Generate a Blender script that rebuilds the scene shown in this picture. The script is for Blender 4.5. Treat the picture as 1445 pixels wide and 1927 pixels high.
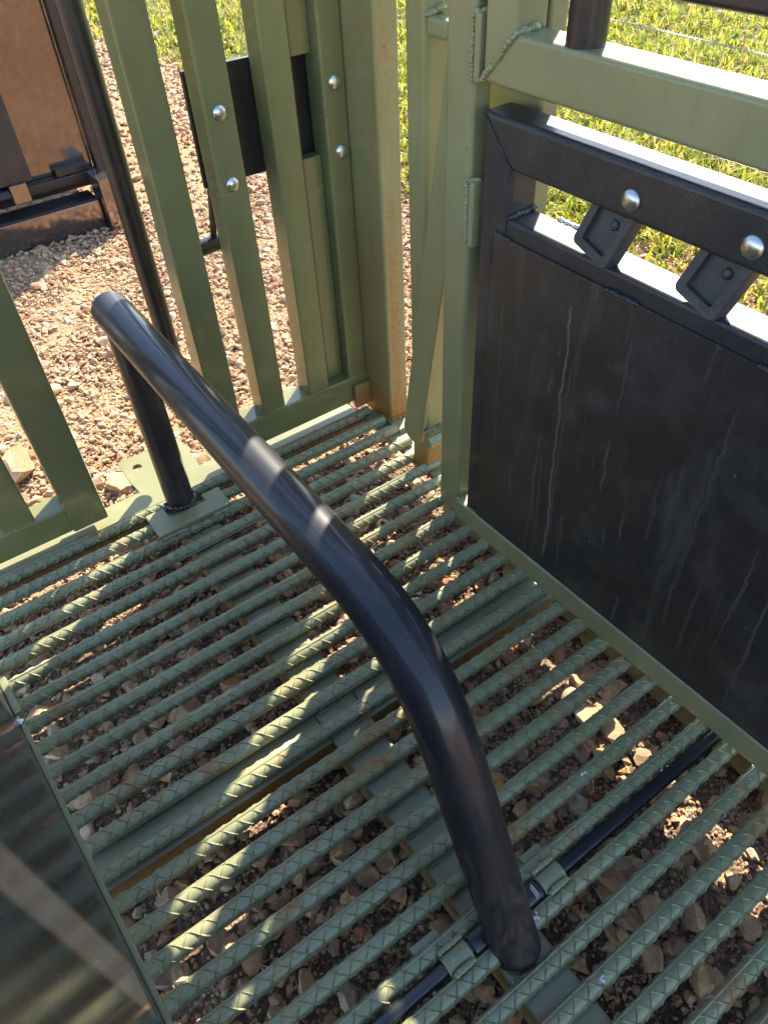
import bpy, bmesh, math, random
import numpy as np
from mathutils import Vector, Matrix

# ------------------------------------------------------------------ clear
for o in list(bpy.data.objects):
    bpy.data.objects.remove(o)
scene = bpy.context.scene
COL = scene.collection
random.seed(7)
RNG = np.random.default_rng(11)

# ------------------------------------------------------------------ camera
cam_d = bpy.data.cameras.new('camera')
cam = bpy.data.objects.new('camera', cam_d)
COL.objects.link(cam)
RT = Matrix(((0.8119643930216875, -0.4391144576645373, 0.3845677021473614),
             (-0.5821002260187015, -0.5602973217704129, 0.5892590585522455),
             (-0.04327991836751663, -0.7023143201493769, -0.7105500998375973)))
FLIP = Matrix(((1, 0, 0), (0, -1, 0), (0, 0, -1)))
cam.matrix_world = Matrix.Translation((-1.05446, -1.20675, 1.61939)) @ (RT @ FLIP).to_4x4()
cam_d.sensor_fit = 'VERTICAL'
cam_d.sensor_height = 24.0
cam_d.sensor_width = 18.0
cam_d.lens = 1388.11 / 1927 * 24.0
cam_d.clip_start = 0.02
cam_d.clip_end = 1000
scene.camera = cam

# ------------------------------------------------------------------ world, sun, exposure
SUN_EL = math.radians(40)
SD = Vector((0.80, 0.60, 0)).normalized() * math.cos(SUN_EL)
SUN_DIR = Vector((SD.x, SD.y, math.sin(SUN_EL)))          # towards the sun
world = bpy.data.worlds.new('World')
scene.world = world
world.use_nodes = True
wn = world.node_tree.nodes
wl = world.node_tree.links
wn.clear()
sky = wn.new('ShaderNodeTexSky')
sky.sky_type = 'NISHITA'
sky.sun_disc = False
sky.sun_elevation = SUN_EL
sky.sun_rotation = math.atan2(SUN_DIR.x, SUN_DIR.y)
sky.air_density = 1.0
sky.dust_density = 0.6
sky.ozone_density = 1.0
bg = wn.new('ShaderNodeBackground')
bg.inputs['Strength'].default_value = 0.15
wo = wn.new('ShaderNodeOutputWorld')
wl.new(sky.outputs[0], bg.inputs['Color'])
wl.new(bg.outputs[0], wo.inputs['Surface'])

sun_d = bpy.data.lights.new('sun', 'SUN')
sun_d.energy = 4.6
sun_d.angle = math.radians(0.55)
sun_d.color = (1.0, 0.905, 0.73)
sun = bpy.data.objects.new('sun', sun_d)
COL.objects.link(sun)
sun.rotation_euler = SUN_DIR.to_track_quat('Z', 'Y').to_euler()
sun.location = (6, 5, 8)

scene.view_settings.view_transform = 'Standard'
scene.view_settings.look = 'None'
scene.view_settings.gamma = 1.0
scene.view_settings.use_curve_mapping = False
scene.view_settings.exposure = 1.95
scene.render.engine = 'CYCLES'
scene.cycles.use_adaptive_sampling = True
scene.cycles.adaptive_threshold = 0.03
scene.cycles.max_bounces = 6
scene.cycles.diffuse_bounces = 3
scene.cycles.glossy_bounces = 3
scene.cycles.caustics_reflective = False
scene.cycles.caustics_refractive = False

GZ = -0.20          # gravel level
S = 0.075           # bar spacing

# ------------------------------------------------------------------ materials
def new_mat(name):
    m = bpy.data.materials.new(name)
    m.use_nodes = True
    nt = m.node_tree
    nt.nodes.clear()
    out = nt.nodes.new('ShaderNodeOutputMaterial')
    b = nt.nodes.new('ShaderNodeBsdfPrincipled')
    nt.links.new(b.outputs[0], out.inputs[0])
    return m, nt, b

class NT:
    """small helper round a node tree"""
    def __init__(s, nt):
        s.nt = nt
    def node(s, t, **kw):
        n = s.nt.nodes.new(t)
        for k, v in kw.items():
            setattr(n, k, v)
        return n
    def put(s, sock, v):
        if isinstance(v, bpy.types.NodeSocket):
            s.nt.links.new(v, sock)
        elif v is not None:
            sock.default_value = v
    def math(s, op, a, b=None, c=None, clamp=False):
        n = s.node('ShaderNodeMath', operation=op, use_clamp=clamp)
        for i, v in enumerate((a, b, c)):
            if v is not None:
                s.put(n.inputs[i], v)
        return n.outputs[0]
    def mix(s, f, a, b):
        n = s.node('ShaderNodeMix', data_type='RGBA')
        s.put(n.inputs[0], f)
        s.put(n.inputs[6], a if isinstance(a, bpy.types.NodeSocket) else (*a, 1))
        s.put(n.inputs[7], b if isinstance(b, bpy.types.NodeSocket) else (*b, 1))
        return n.outputs[2]
    def noise(s, vec, scale, detail=4, rough=0.55, dist=0.0):
        n = s.node('ShaderNodeTexNoise')
        s.put(n.inputs['Vector'], vec)
        n.inputs['Scale'].default_value = scale
        n.inputs['Detail'].default_value = detail
        n.inputs['Roughness'].default_value = rough
        n.inputs['Distortion'].default_value = dist
        return n.outputs[0]
    def mapr(s, v, a, b, c=0.0, d=1.0, smooth=True):
        n = s.node('ShaderNodeMapRange')
        n.interpolation_type = 'SMOOTHSTEP' if smooth else 'LINEAR'
        n.clamp = True if hasattr(n, 'clamp') else None
        s.put(n.inputs[0], v)
        for i, x in zip((1, 2, 3, 4), (a, b, c, d)):
            s.put(n.inputs[i], x)
        return n.outputs[0]
    def mapping(s, vec, scale=(1, 1, 1), rot=(0, 0, 0), loc=(0, 0, 0)):
        n = s.node('ShaderNodeMapping')
        s.put(n.inputs[0], vec)
        n.inputs['Scale'].default_value = scale
        n.inputs['Rotation'].default_value = rot
        n.inputs['Location'].default_value = loc
        return n.outputs[0]
    def pos(s):
        return s.node('ShaderNodeNewGeometry').outputs['Position']
    def obj(s):
        return s.node('ShaderNodeTexCoord').outputs['Object']
    def xyz(s, v):
        n = s.node('ShaderNodeSeparateXYZ')
        s.put(n.inputs[0], v)
        return n.outputs
    def bump(s, h, strength, dist, normal=None):
        n = s.node('ShaderNodeBump')
        n.inputs['Strength'].default_value = strength
        n.inputs['Distance'].default_value = dist
        s.put(n.inputs['Height'], h)
        if normal:
            s.put(n.inputs['Normal'], normal)
        return n.outputs[0]
    def ramp(s, v, stops):
        n = s.node('ShaderNodeValToRGB')
        s.put(n.inputs[0], v)
        el = n.color_ramp.elements
        while len(el) < len(stops):
            el.new(0.5)
        for e, (p, c) in zip(el, stops):
            e.position = p
            e.color = (*c, 1)
        return n.outputs[0]

GREEN = (0.198, 0.196, 0.096)
RUST = (0.21, 0.080, 0.015)
DUST = (0.34, 0.27, 0.20)

def green_paint(name, rust=0.0, rust_scale=6.0, dust=0.15, rough=0.36, post=False, col=GREEN, bump=0.10, chips=0):
    rough -= 0.06
    m, nt, b = new_mat(name)
    n = NT(nt)
    P = n.pos()
    big = n.noise(P, 2.3, 3)
    fine = n.noise(P, 70, 3, 0.65)
    c1 = n.mix(n.mapr(big, 0.3, 0.7), tuple(x * 0.90 for x in col), tuple(x * 1.10 for x in col))
    # thin film of pale dust
    dm = n.math('MULTIPLY', n.mapr(n.noise(P, 9, 3, 0.7), 0.42, 0.75), n.mapr(fine, 0.35, 0.65))
    c2 = n.mix(n.math('MULTIPLY', dm, dust), c1, DUST)
    rfac = None
    if post:
        x, y, z = n.xyz(P)
        speck = n.mapr(n.noise(P, 210, 4, 0.7), 0.47, 0.60)
        patch = n.noise(n.mapping(P, (9, 9, 3.0)), 2.2, 4, 0.6)
        lowm = n.mapr(z, 1.0, 0.0, 0.0, 1.0)
        strip = n.math('MULTIPLY', n.mapr(x, 0.112, 0.135), n.mapr(x, 0.185, 0.150))
        side = n.math('MULTIPLY', n.mapr(y, 0.49, 0.56), n.mapr(x, 0.122, 0.116))
        strip = n.math('MAXIMUM', strip, n.math('MULTIPLY', side, 0.62))
        hot = n.math('MULTIPLY', n.math('MULTIPLY', strip, n.mapr(n.math('MULTIPLY_ADD', lowm, 0.45, patch), 0.44, 0.74)), n.math('MULTIPLY_ADD', speck, 0.6, 0.4))
        foot = n.math('MULTIPLY', n.mapr(n.math('ADD', z, n.math('MULTIPLY', patch, 0.12)), 0.22, 0.08), n.mapr(fine, 0.25, 0.50))
        rfac = n.math('MAXIMUM', n.math('MULTIPLY', hot, 0.95), n.math('MULTIPLY', foot, 0.95), clamp=True)
    elif rust > 0:
        rn = n.noise(P, rust_scale, 6, 0.7, 0.6)
        rf = n.mapr(n.math('MULTIPLY_ADD', fine, 0.25, rn), 0.78 - 0.16 * rust, 0.90 - 0.10 * rust)
        rfac = n.math('MULTIPLY', rf, 0.85)
    if rfac is not None:
        rc = n.mix(n.mapr(fine, 0.35, 0.65), RUST, (0.36, 0.17, 0.04))
        c2 = n.mix(rfac, c2, rc)
    # faint runs and rubbed places
    run = n.noise(n.mapping(P, (26, 26, 1.3)), 1.6, 3, 0.6)
    c2 = n.mix(n.math('MULTIPLY', n.mapr(run, 0.54, 0.72), 0.20), c2, tuple(x * 0.62 for x in col))
    rub = n.math('MULTIPLY', n.mapr(n.noise(P, 5.5, 5, 0.75, 1.2), 0.60, 0.70), n.mapr(fine, 0.35, 0.6))
    c2 = n.mix(n.math('MULTIPLY', rub, 0.09), c2, (.42, .39, .30))
    nick = n.mapr(n.noise(P, 48, 2, 0.5), 0.755, 0.775)
    c2 = n.mix(nick, c2, (.13, .06, .025))
    if chips:
        ch = n.mapr(n.noise(P, 85, 2, 0.5, 0.8), 0.70, 0.74)
        c2 = n.mix(n.math('MULTIPLY', ch, 0.75), c2, (.035, .033, .03))
    nt.links.new(c2, b.inputs['Base Color'])
    r0 = n.math('MULTIPLY_ADD', big, 0.16, rough - 0.08)
    r0 = n.math('MULTIPLY_ADD', dm, 0.18, r0)
    if rfac is not None:
        r0 = n.math('MULTIPLY_ADD', rfac, 0.4, r0, clamp=True)
    nt.links.new(r0, b.inputs['Roughness'])
    b.inputs['Specular IOR Level'].default_value = 0.5
    nt.links.new(n.bump(n.math('MULTIPLY_ADD', fine, 0.35, n.noise(P, 22, 1)), bump, 0.0025), b.inputs['Normal'])
    return m

def black_paint(name, rough=0.30, dust=0.35, streaks=False, plane='X', col=(0.0125, 0.0135, 0.018), brown_low=False, film=0.05, coat=0.0, bump=0.08):
    m, nt, b = new_mat(name)
    n = NT(nt)
    P = n.pos()
    x, y, z = n.xyz(P)
    fine = n.noise(P, 420, 2, 0.6)
    med = n.noise(P, 7, 6, 0.65)
    dm = n.math('MULTIPLY', n.mapr(med, 0.42, 0.80), n.mapr(fine, 0.36, 0.66))
    dm = n.math('MULTIPLY_ADD', dm, dust, n.math('MULTIPLY', n.mapr(fine, 0.22, 0.78), film))
    if streaks:
        # washed-down dust: noise stretched along the fall line, broken by drops
        st = n.noise(n.mapping(P, (1, 24, 1.1)), 2.6, 5, 0.65)
        st = n.math('MULTIPLY', n.mapr(st, 0.52, 0.74), n.mapr(fine, 0.30, 0.72))
        dm = n.math('MAXIMUM', dm, n.math('MULTIPLY', st, 0.34))
        sm = n.noise(n.mapping(P, (1, 5, 0.7), loc=(0, .3, .4)), 2.1, 4, 0.6)
        sm = n.math('MULTIPLY', n.mapr(sm, 0.50, 0.72), n.mapr(fine, 0.34, 0.68))
        dm = n.math('MAXIMUM', dm, n.math('MULTIPLY', sm, 0.40))
        sp = n.node('ShaderNodeTexVoronoi', feature='F1')
        n.put(sp.inputs['Vector'], n.mapping(P, (1, 1, 0.6)))
        sp.inputs['Scale'].default_value = 34
        spots = n.math('MULTIPLY', n.mapr(sp.outputs['Distance'], 0.16, 0.06), n.mapr(n.noise(P, 11, 2), 0.56, 0.66))
        dm = n.math('MAXIMUM', dm, n.math('MULTIPLY', spots, 0.35))
        # single dried drips: (y at top, z top, z bottom, half width, lean, strength)
        wob = n.math('MULTIPLY', n.math('SUBTRACT', n.noise(n.mapping(P, (1, 0.6, 7)), 3.0, 3), 0.5), 0.030)
        drips = [(-.325, .865, .10, .0042, .045, .95), (-.350, .74, .12, .0038, .02, .45), (-.300, .70, .60, .004, .03, .55),
                 (-.130, .80, .35, .0030, .03, .45), (-.480, .62, .44, .0050, .04, .6), (-.450, .56, .48, .0040, .03, .5),
                 (-.560, .47, .35, .0045, .03, .6), (-.440, .80, .74, .0045, .03, .5), (-.520, .40, .30, .005, .05, .5),
                 (-.395, .34, .10, .0060, .05, .40), (-.620, .62, .40, .0050, .03, .35), (-.70, .75, .2, .007, .05, .28),
                 (-.600, .22, .08, .006, .03, .4), (-.085, .95, .10, .0030, .00, .35), (-.77, .55, .15, .006, .02, .3),
                 (-.25, .28, .09, .003, .05, .35), (-.68, .35, .12, .008, .06, .3)]
        rd = random.Random(31)
        for _i in range(16):
            zt_ = rd.uniform(.35, .90)
            drips.append((-rd.uniform(.10, 1.05), zt_, max(.07, zt_ - rd.uniform(.12, .6)), rd.uniform(.0018, .0042), rd.uniform(-.01, .04), rd.uniform(.22, .5)))
        for (y0, zt, zb, w, lean, k) in drips:
            mid = n.math('MULTIPLY_ADD', n.math('SUBTRACT', zt, z), lean, n.math('ADD', y, wob))
            d = n.math('ABSOLUTE', n.math('SUBTRACT', mid, y0))
            mk = n.mapr(d, w, w * 0.45)
            mk = n.math('MULTIPLY', mk, n.math('MULTIPLY', n.mapr(z, zb, zb + .03), n.mapr(z, zt, zt - .05)))
            mk = n.math('MULTIPLY', mk, n.mapr(fine, 0.25, 0.5, 0.35, 1.0))
            dm = n.math('MAXIMUM', dm, n.math('MULTIPLY', mk, k * 0.48))
    if brown_low:
        # mud dried on the lower end of the tube
        lo = n.math('MULTIPLY', n.mapr(n.math('MULTIPLY_ADD', med, 0.2, z), 0.50, 0.16), n.mapr(fine, 0.20, 0.62))
        scr = n.mapr(n.noise(n.mapping(P, (70, 5, 40), rot=(.25, 0, .2)), 1.3, 3, 0.6), 0.665, 0.70)
        scr = n.math('MULTIPLY', scr, n.mapr(n.noise(P, 9, 3), 0.48, 0.62))
        dm = n.math('MAXIMUM', dm, n.math('MULTIPLY', scr, 0.22))
        grain = n.mapr(n.noise(n.mapping(P, (14, 14, 1.6)), 4, 5, 0.7), 0.30, 0.72)
        dm = n.math('MAXIMUM', dm, n.math('MULTIPLY', n.math('MULTIPLY', lo, grain), 0.50))
    dc = n.mix(n.mapr(n.noise(P, 5, 3), 0.4, 0.6), (0.22, 0.165, 0.12), (0.26, 0.225, 0.19))
    if brown_low:
        dc = n.mix(n.mapr(z, 0.55, 0.2), dc, (0.17, 0.105, 0.068))
    c = n.mix(dm, col, dc)
    nt.links.new(c, b.inputs['Base Color'])
    r0 = n.math('MULTIPLY_ADD', n.noise(P, 6, 4), 0.14, rough - 0.07)
    nt.links.new(n.math('MULTIPLY_ADD', dm, 0.9, r0, clamp=True), b.inputs['Roughness'])
    nrm = n.bump(n.math('MULTIPLY_ADD', fine, 0.4, n.noise(P, 18, 3)), bump, 0.002)
    nt.links.new(nrm, b.inputs['Normal'])
    if coat > 0:
        b.inputs['Coat Weight'].default_value = coat
        b.inputs['Coat Roughness'].default_value = 0.13
        b.inputs['Specular IOR Level'].default_value = 0.28
        nt.links.new(nrm, b.inputs['Coat Normal'])
    return m

def metal_mat(name, col, rough, metallic=1.0, grain=1.0):
    m, nt, b = new_mat(name)
    n = NT(nt)
    P = n.obj()
    f = n.noise(P, 60, 5, 0.7)
    oi = n.node('ShaderNodeObjectInfo').outputs['Random']
    tone = n.math('MULTIPLY_ADD', n.noise(P, 25, 3), 0.6, n.math('MULTIPLY', oi, 0.5))
    nt.links.new(n.mix(n.mapr(tone, 0.25, 0.8), tuple(x * .62 for x in col), col), b.inputs['Base Color'])
    b.inputs['Metallic'].default_value = metallic
    nt.links.new(n.math('MULTIPLY_ADD', f, 0.3 * grain, rough - 0.12 * grain), b.inputs['Roughness'])
    nt.links.new(n.bump(f, 0.15 * grain, 0.002), b.inputs['Normal'])
    return m

def stone_mat(name, tint=1.0):
    m, nt, b = new_mat(name)
    n = NT(nt)
    g = n.node('ShaderNodeNewGeometry')
    oi = n.node('ShaderNodeObjectInfo')
    r = n.math('FRACT', n.math('ADD', g.outputs['Random Per Island'], oi.outputs['Random']))
    P = g.outputs['Position']
    base = n.ramp(r, [(0.0, (.37, .205, .115)), (.16, (.49, .310, .170)), (.34, (.41, .262, .158)), (.50, (.54, .365, .205)),
                      (.62, (.34, .145, .068)), (.70, (.49, .335, .205)), (.84, (.42, .335, .250)), (.88, (.56, .335, .140)), (.94, (.62, .48, .31))])
    base.node.color_ramp.interpolation = 'CONSTANT'
    n1 = n.noise(P, 38, 6, 0.7)
    n2 = n.noise(P, 150, 3, 0.6)
    c = n.mix(n.mapr(n1, 0.40, 0.66), base, n.mix(0.55, base, (.16, .095, .06)))
    c = n.mix(n.math('MULTIPLY', n.mapr(n2, 0.52, 0.72), 0.35), c, (.50, .43, .35))
    if tint != 1.0:
        mul = n.node('ShaderNodeMix', data_type='RGBA', blend_type='MULTIPLY')
        mul.inputs[0].default_value = 1.0
        n.put(mul.inputs[6], c)
        mul.inputs[7].default_value = (tint, tint, tint, 1)
        c = mul.outputs[2]
    nt.links.new(c, b.inputs['Base Color'])
    b.inputs['Roughness'].default_value = 0.88
    b.inputs['Specular IOR Level'].default_value = 0.25
    nt.links.new(n.bump(n.math('MULTIPLY_ADD', n2, 0.4, n1), 0.55, 0.006), b.inputs['Normal'])
    return m

def ground_mat():
    m, nt, b = new_mat('ground_soil')
    n = NT(nt)
    P = n.pos()
    x, y, z = n.xyz(P)
    n1 = n.noise(P, 5, 6, 0.65)
    n2 = n.noise(P, 60, 6, 0.7)
    v = n.node('ShaderNodeTexVoronoi', feature='F1')
    n.put(v.inputs['Vector'], P)
    v.inputs['Scale'].default_value = 95
    soil = n.mix(n.mapr(n2, 0.35, 0.65), (.085, .052, .038), (.20, .125, .085))
    grit = n.mix(n.mapr(n.xyz(v.outputs['Color'])[0], 0, 1, 0, 1, False), (.30, .19, .12), (.52, .39, .27))
    c = n.mix(n.math('MULTIPLY', n.mapr(n1, 0.42, 0.60), n.mapr(v.outputs['Distance'], 0.6, 0.35)), soil, grit)
    tan = n.mix(n.mapr(n2, 0.35, 0.65), (.36, .195, .095), (.50, .315, .170))
    wx = n.math('MULTIPLY_ADD', n1, 0.12, x)
    wy = n.math('MULTIPLY_ADD', n1, 0.12, y)
    inside = n.math('MULTIPLY', n.math('MULTIPLY', n.mapr(wx, -1.55, -1.40), n.mapr(wx, .30, .16)), n.mapr(wy, .78, .64))
    c = n.mix(inside, n.mix(0.7, c, tan), c)
    # beyond the gravel the soil is covered with thatch and short turf
    edge = n.math('MULTIPLY_ADD', n1, 1.1, n.math('MULTIPLY_ADD', y, 0.13, n.math('MULTIPLY', x, 1.0)))
    turf = n.mix(n.mapr(n2, 0.35, 0.65), (.055, .075, .018), (.15, .14, .055))
    c = n.mix(n.mapr(edge, 2.9, 3.5), c, turf)
    nt.links.new(c, b.inputs['Base Color'])
    b.inputs['Roughness'].default_value = 0.95
    b.inputs['Specular IOR Level'].default_value = 0.15
    nt.links.new(n.bump(n.math('ADD', n2, n.math('MULTIPLY', v.outputs['Distance'], -0.6)), 0.8, 0.012), b.inputs['Normal'])
    return m

def leaf_mat(name, stops, trans=0.25):
    m, nt, b = new_mat(name)
    n = NT(nt)
    g = n.node('ShaderNodeNewGeometry')
    c = n.ramp(g.outputs['Random Per Island'], stops)
    nt.links.new(c, b.inputs['Base Color'])
    b.inputs['Roughness'].default_value = 0.55
    tr = n.node('ShaderNodeBsdfTranslucent')
    nt.links.new(c, tr.inputs['Color'])
    mx = n.node('ShaderNodeMixShader')
    mx.inputs[0].default_value = trans
    out = [k for k in nt.nodes if k.type == 'OUTPUT_MATERIAL'][0]
    nt.links.new(b.outputs[0], mx.inputs[1])
    nt.links.new(tr.outputs[0], mx.inputs[2])
    nt.links.new(mx.outputs[0], out.inputs[0])
    return m

M = dict(
    green=green_paint('green_paint', rust=0.05, dust=0.18),
    slat=green_paint('green_paint_slats', rust=0.0, dust=0.05, rough=0.20, col=(0.156, 0.154, 0.066), bump=0.03),
    bar=green_paint('green_paint_bars', rust=0.80, rust_scale=5.0, dust=0.25, rough=0.34, col=(0.228, 0.232, 0.126), chips=1),
    beam=green_paint('green_paint_beams', rust=0.75, rust_scale=7.0, dust=0.35, rough=0.40, col=(0.222, 0.226, 0.132), chips=1),
    beamside=green_paint('rust_stained_beam_side', rust=2.0, rust_scale=5.0, dust=0.3, rough=0.55, col=(0.165, 0.175, 0.085)),
    post=green_paint('rust_speckled_green_paint', dust=0.25, rough=0.42, post=True, col=(0.218, 0.208, 0.092)),
    black=black_paint('black_paint', rough=0.28, dust=0.12, film=0.03, col=(.008, .009, .013)),
    tube=black_paint('black_tube_paint', rough=0.44, dust=0.17, brown_low=True, film=0.06, coat=0.40, col=(0.006, 0.0085, 0.015)),
    door=black_paint('black_door_sheet', rough=0.36, dust=0.32, streaks=True, film=0.09, col=(.0095, .0090, .0095)),
    frame=black_paint('black_door_frame', rough=0.42, dust=0.20, coat=0.2, film=0.10, col=(.012, .0125, .015)),
    sheet=black_paint('black_side_sheet', rough=0.15, dust=0.06, film=0.15, bump=0.02),
    shed=metal_mat('dark_gloss_steel', (.22, .18, .165), 0.11, 0.85, 0.15),
    rubber=black_paint('black_latch', rough=0.50, dust=0.35, film=0.12, col=(.018, .018, .02)),
    zinc=metal_mat('zinc_bolt', (.62, .63, .62), 0.28),
    wire=metal_mat('galvanised_wire', (.30, .30, .31), 0.5),
    stone=stone_mat('stone'),
    ground=ground_mat(),
    grass=leaf_mat('grass_blades', [(0, (.10, .15, .012)), (.25, (.24, .29, .020)), (.48, (.40, .42, .030)), (.68, (.52, .47, .060)), (.86, (.56, .42, .14)), (1, (.40, .26, .12))], 0.5),
    dry=leaf_mat('dry_leaves', [(0, (.30, .15, .06)), (.4, (.42, .25, .12)), (.7, (.50, .36, .2)), (1, (.22, .11, .05))], 0.1),
    white=metal_mat('white_fleck', (.75, .75, .74), 0.7, 0.0),
)

# ------------------------------------------------------------------ object helpers
def link_mesh(name, me, mat, parent=None):
    o = bpy.data.objects.new(name, me)
    COL.objects.link(o)
    if mat and not me.materials:
        me.materials.append(mat)
    if parent:
        o.parent = parent
    return o

def from_bm(name, bm, mat, parent=None, smooth=True, angle=35, wn=False):
    me = bpy.data.meshes.new(name)
    bm.normal_update()
    bm.to_mesh(me)
    bm.free()
    if smooth:
        me.shade_smooth()
        me.set_sharp_from_angle(angle=math.radians(angle))
    o = link_mesh(name, me, mat, parent)
    if wn:
        md = o.modifiers.new('weighted_normals', 'WEIGHTED_NORMAL')
        md.keep_sharp = True
        md.weight = 100
    return o

def thing(name, label, cat, loc=(0, 0, 0), group=None):
    o = bpy.data.objects.new(name, None)
    o.empty_display_size = 0.05
    COL.objects.link(o)
    o['label'] = label
    o['category'] = cat
    if group:
        o['group'] = group
    return o

def tag(o, label, cat, group=None):
    o['label'] = label
    o['category'] = cat
    if group:
        o['group'] = group
    return o

def bm_box(bm, x0, x1, y0, y1, z0, z1, bev=0.0, seg=3, mtx=None):
    r = bmesh.ops.create_cube(bm, size=1)
    vs = r['verts']
    for v in vs:
        v.co = Vector((x0 + (v.co.x + .5) * (x1 - x0), y0 + (v.co.y + .5) * (y1 - y0), z0 + (v.co.z + .5) * (z1 - z0)))
    if mtx:
        for v in vs:
            v.co = mtx @ v.co
    if bev > 0:
        es = list({e for v in vs for e in v.link_edges})
        bmesh.ops.bevel(bm, geom=es, offset=bev, segments=seg, affect='EDGES', profile=0.5)
    return bm

def box(name, x0, x1, y0, y1, z0, z1, mat, parent=None, bev=0.004, seg=3, mtx=None):
    bm = bmesh.new()
    bm_box(bm, x0, x1, y0, y1, z0, z1, bev, seg, mtx)
    return from_bm(name, bm, mat, parent, wn=bev > 0)

def tube_box(name, x0, x1, y0, y1, z0, z1, axis, mat, parent=None, r=0.011):
    """square steel tube: only the four long edges are rounded"""
    bm = bmesh.new()
    bm_box(bm, x0, x1, y0, y1, z0, z1)
    es = [e for e in bm.edges if abs((e.verts[0].co - e.verts[1].co).normalized()[axis]) > 0.9]
    bmesh.ops.bevel(bm, geom=es, offset=r, segments=4, affect='EDGES', profile=0.5)
    return from_bm(name, bm, mat, parent, wn=True)

def sweep(bm, pts, radii, n=20, cap=True):
    pts = [Vector(p) for p in pts]
    up = Vector((0, 0, 1))
    rings = []
    prev = None
    for i, p in enumerate(pts):
        a = pts[max(i - 1, 0)]
        c = pts[min(i + 1, len(pts) - 1)]
        t = (c - a).normalized()
        if prev is None:
            ref = Vector((1, 0, 0)) if abs(t.x) < .9 else up
            u = t.cross(ref).normalized()
        else:
            u = (prev - t * prev.dot(t)).normalized()
        prev = u
        w = t.cross(u)
        r = radii[i] if isinstance(radii, (list, tuple)) else radii
        rings.append([bm.verts.new(p + (u * math.cos(2 * math.pi * k / n) + w * math.sin(2 * math.pi * k / n)) * r) for k in range(n)])
    for a, c in zip(rings, rings[1:]):
        for k in range(n):
            bm.faces.new((a[k], a[(k + 1) % n], c[(k + 1) % n], c[k]))
    if cap:
        bm.faces.new(list(reversed(rings[0])))
        bm.faces.new(rings[-1])
    bmesh.ops.recalc_face_normals(bm, faces=bm.faces[:])
    return bm

def pipe(name, pts, r, mat, parent=None, n=24):
    bm = bmesh.new()
    sweep(bm, pts, r, n)
    return from_bm(name, bm, mat, parent, angle=50)

def weld(name, pts, r, mat, parent, seed=0, pitch=0.34):
    """weld bead: a run of overlapping ripples"""
    rnd = random.Random(seed)
    P = [Vector(p) for p in pts]
    L = sum((b - a).length for a, b in zip(P, P[1:]))
    n = max(3, int(L / (r * pitch)))
    bm = bmesh.new()
    for i in range(n + 1):
        t = i / n * L
        for a, b in zip(P, P[1:]):
            d = (b - a).length
            if t <= d + 1e-9:
                q = a.lerp(b, min(1, t / d)); break
            t -= d
        s = r * rnd.uniform(.65, 1.2)
        m = Matrix.Translation(q + Vector([rnd.uniform(-1, 1) * r * .22 for _ in range(3)])) @ Matrix.Rotation(rnd.uniform(0, 6), 4, 'Z') @ Matrix.Diagonal((s, s * rnd.uniform(.8, 1.2), s * rnd.uniform(.5, .9), 1))
        bmesh.ops.create_icosphere(bm, subdivisions=2, radius=1, matrix=m)
    return from_bm(name, bm, mat, parent, angle=60)

def bolt_mesh():
    """domed carriage-bolt head, axis +Z"""
    bm = bmesh.new()
    prof = [(0, .0085), (.004, .0083), (.008, .0075), (.0115, .006), (.0142, .004), (.0158, .002), (.0160, 0.0), (.0152, -.0012), (.0, -.0012)]
    n = 28
    rings = []
    for r, z in prof:
        if r == 0:
            rings.append([bm.verts.new((0, 0, z))])
        else:
            rings.append([bm.verts.new((r * math.cos(2 * math.pi * k / n), r * math.sin(2 * math.pi * k / n), z)) for k in range(n)])
    for a, c in zip(rings, rings[1:]):
        for k in range(n):
            if len(a) == 1:
                bm.faces.new((a[0], c[k], c[(k + 1) % n]))
            elif len(c) == 1:
                bm.faces.new((a[k], c[0], a[(k + 1) % n]))
            else:
                bm.faces.new((a[k], c[k], c[(k + 1) % n], a[(k + 1) % n]))
    bmesh.ops.recalc_face_normals(bm, faces=bm.faces[:])
    me = bpy.data.meshes.new('bolt')
    bm.to_mesh(me)
    bm.free()
    me.shade_smooth()
    me.materials.append(M['zinc'])
    return me
BOLT = bolt_mesh()

def bolt(loc, axis, parent, s=1.0):
    o = link_mesh('bolt', BOLT, None, parent)
    q = Vector(axis).to_track_quat('Z', 'Y')
    o.matrix_local = Matrix.Translation(loc) @ q.to_matrix().to_4x4() @ Matrix.Diagonal((s, s, s, 1))
    return o

# ================================================================== GROUND
def build_ground():
    # one sheet to the horizon: fine grid near, coarse far
    xs = np.unique(np.concatenate([np.linspace(-400, -8, 12), np.linspace(-8, -2, 20), np.linspace(-2, 3, 126), np.linspace(3, 10, 60), np.linspace(10, 400, 14)]))
    ys = np.unique(np.concatenate([np.linspace(-400, -8, 12), np.linspace(-8, -2, 16), np.linspace(-2, 4, 151), np.linspace(4, 12, 60), np.linspace(12, 400, 14)]))
    X, Y = np.meshgrid(xs, ys, indexing='ij')
    Z = GZ - .006 + .007 * np.sin(X * 5.1 + 1.3 * np.sin(Y * 3.7)) * np.sin(Y * 4.3 + .7) + .004 * np.sin(X * 17 + 2 * np.sin(Y * 13)) * np.sin(Y * 15)
    nx, ny = X.shape
    v = np.stack([X, Y, Z], -1).reshape(-1, 3)
    i = np.arange(nx * ny).reshape(nx, ny)
    f = np.stack([i[:-1, :-1], i[1:, :-1], i[1:, 1:], i[:-1, 1:]], -1).reshape(-1, 4)
    me = bpy.data.meshes.new('ground')
    me.from_pydata(v.tolist(), [], f.tolist())
    me.shade_smooth()
    o = link_mesh('ground', me, M['ground'])
    o['kind'] = 'structure'
    return o
ground = build_ground()

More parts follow.
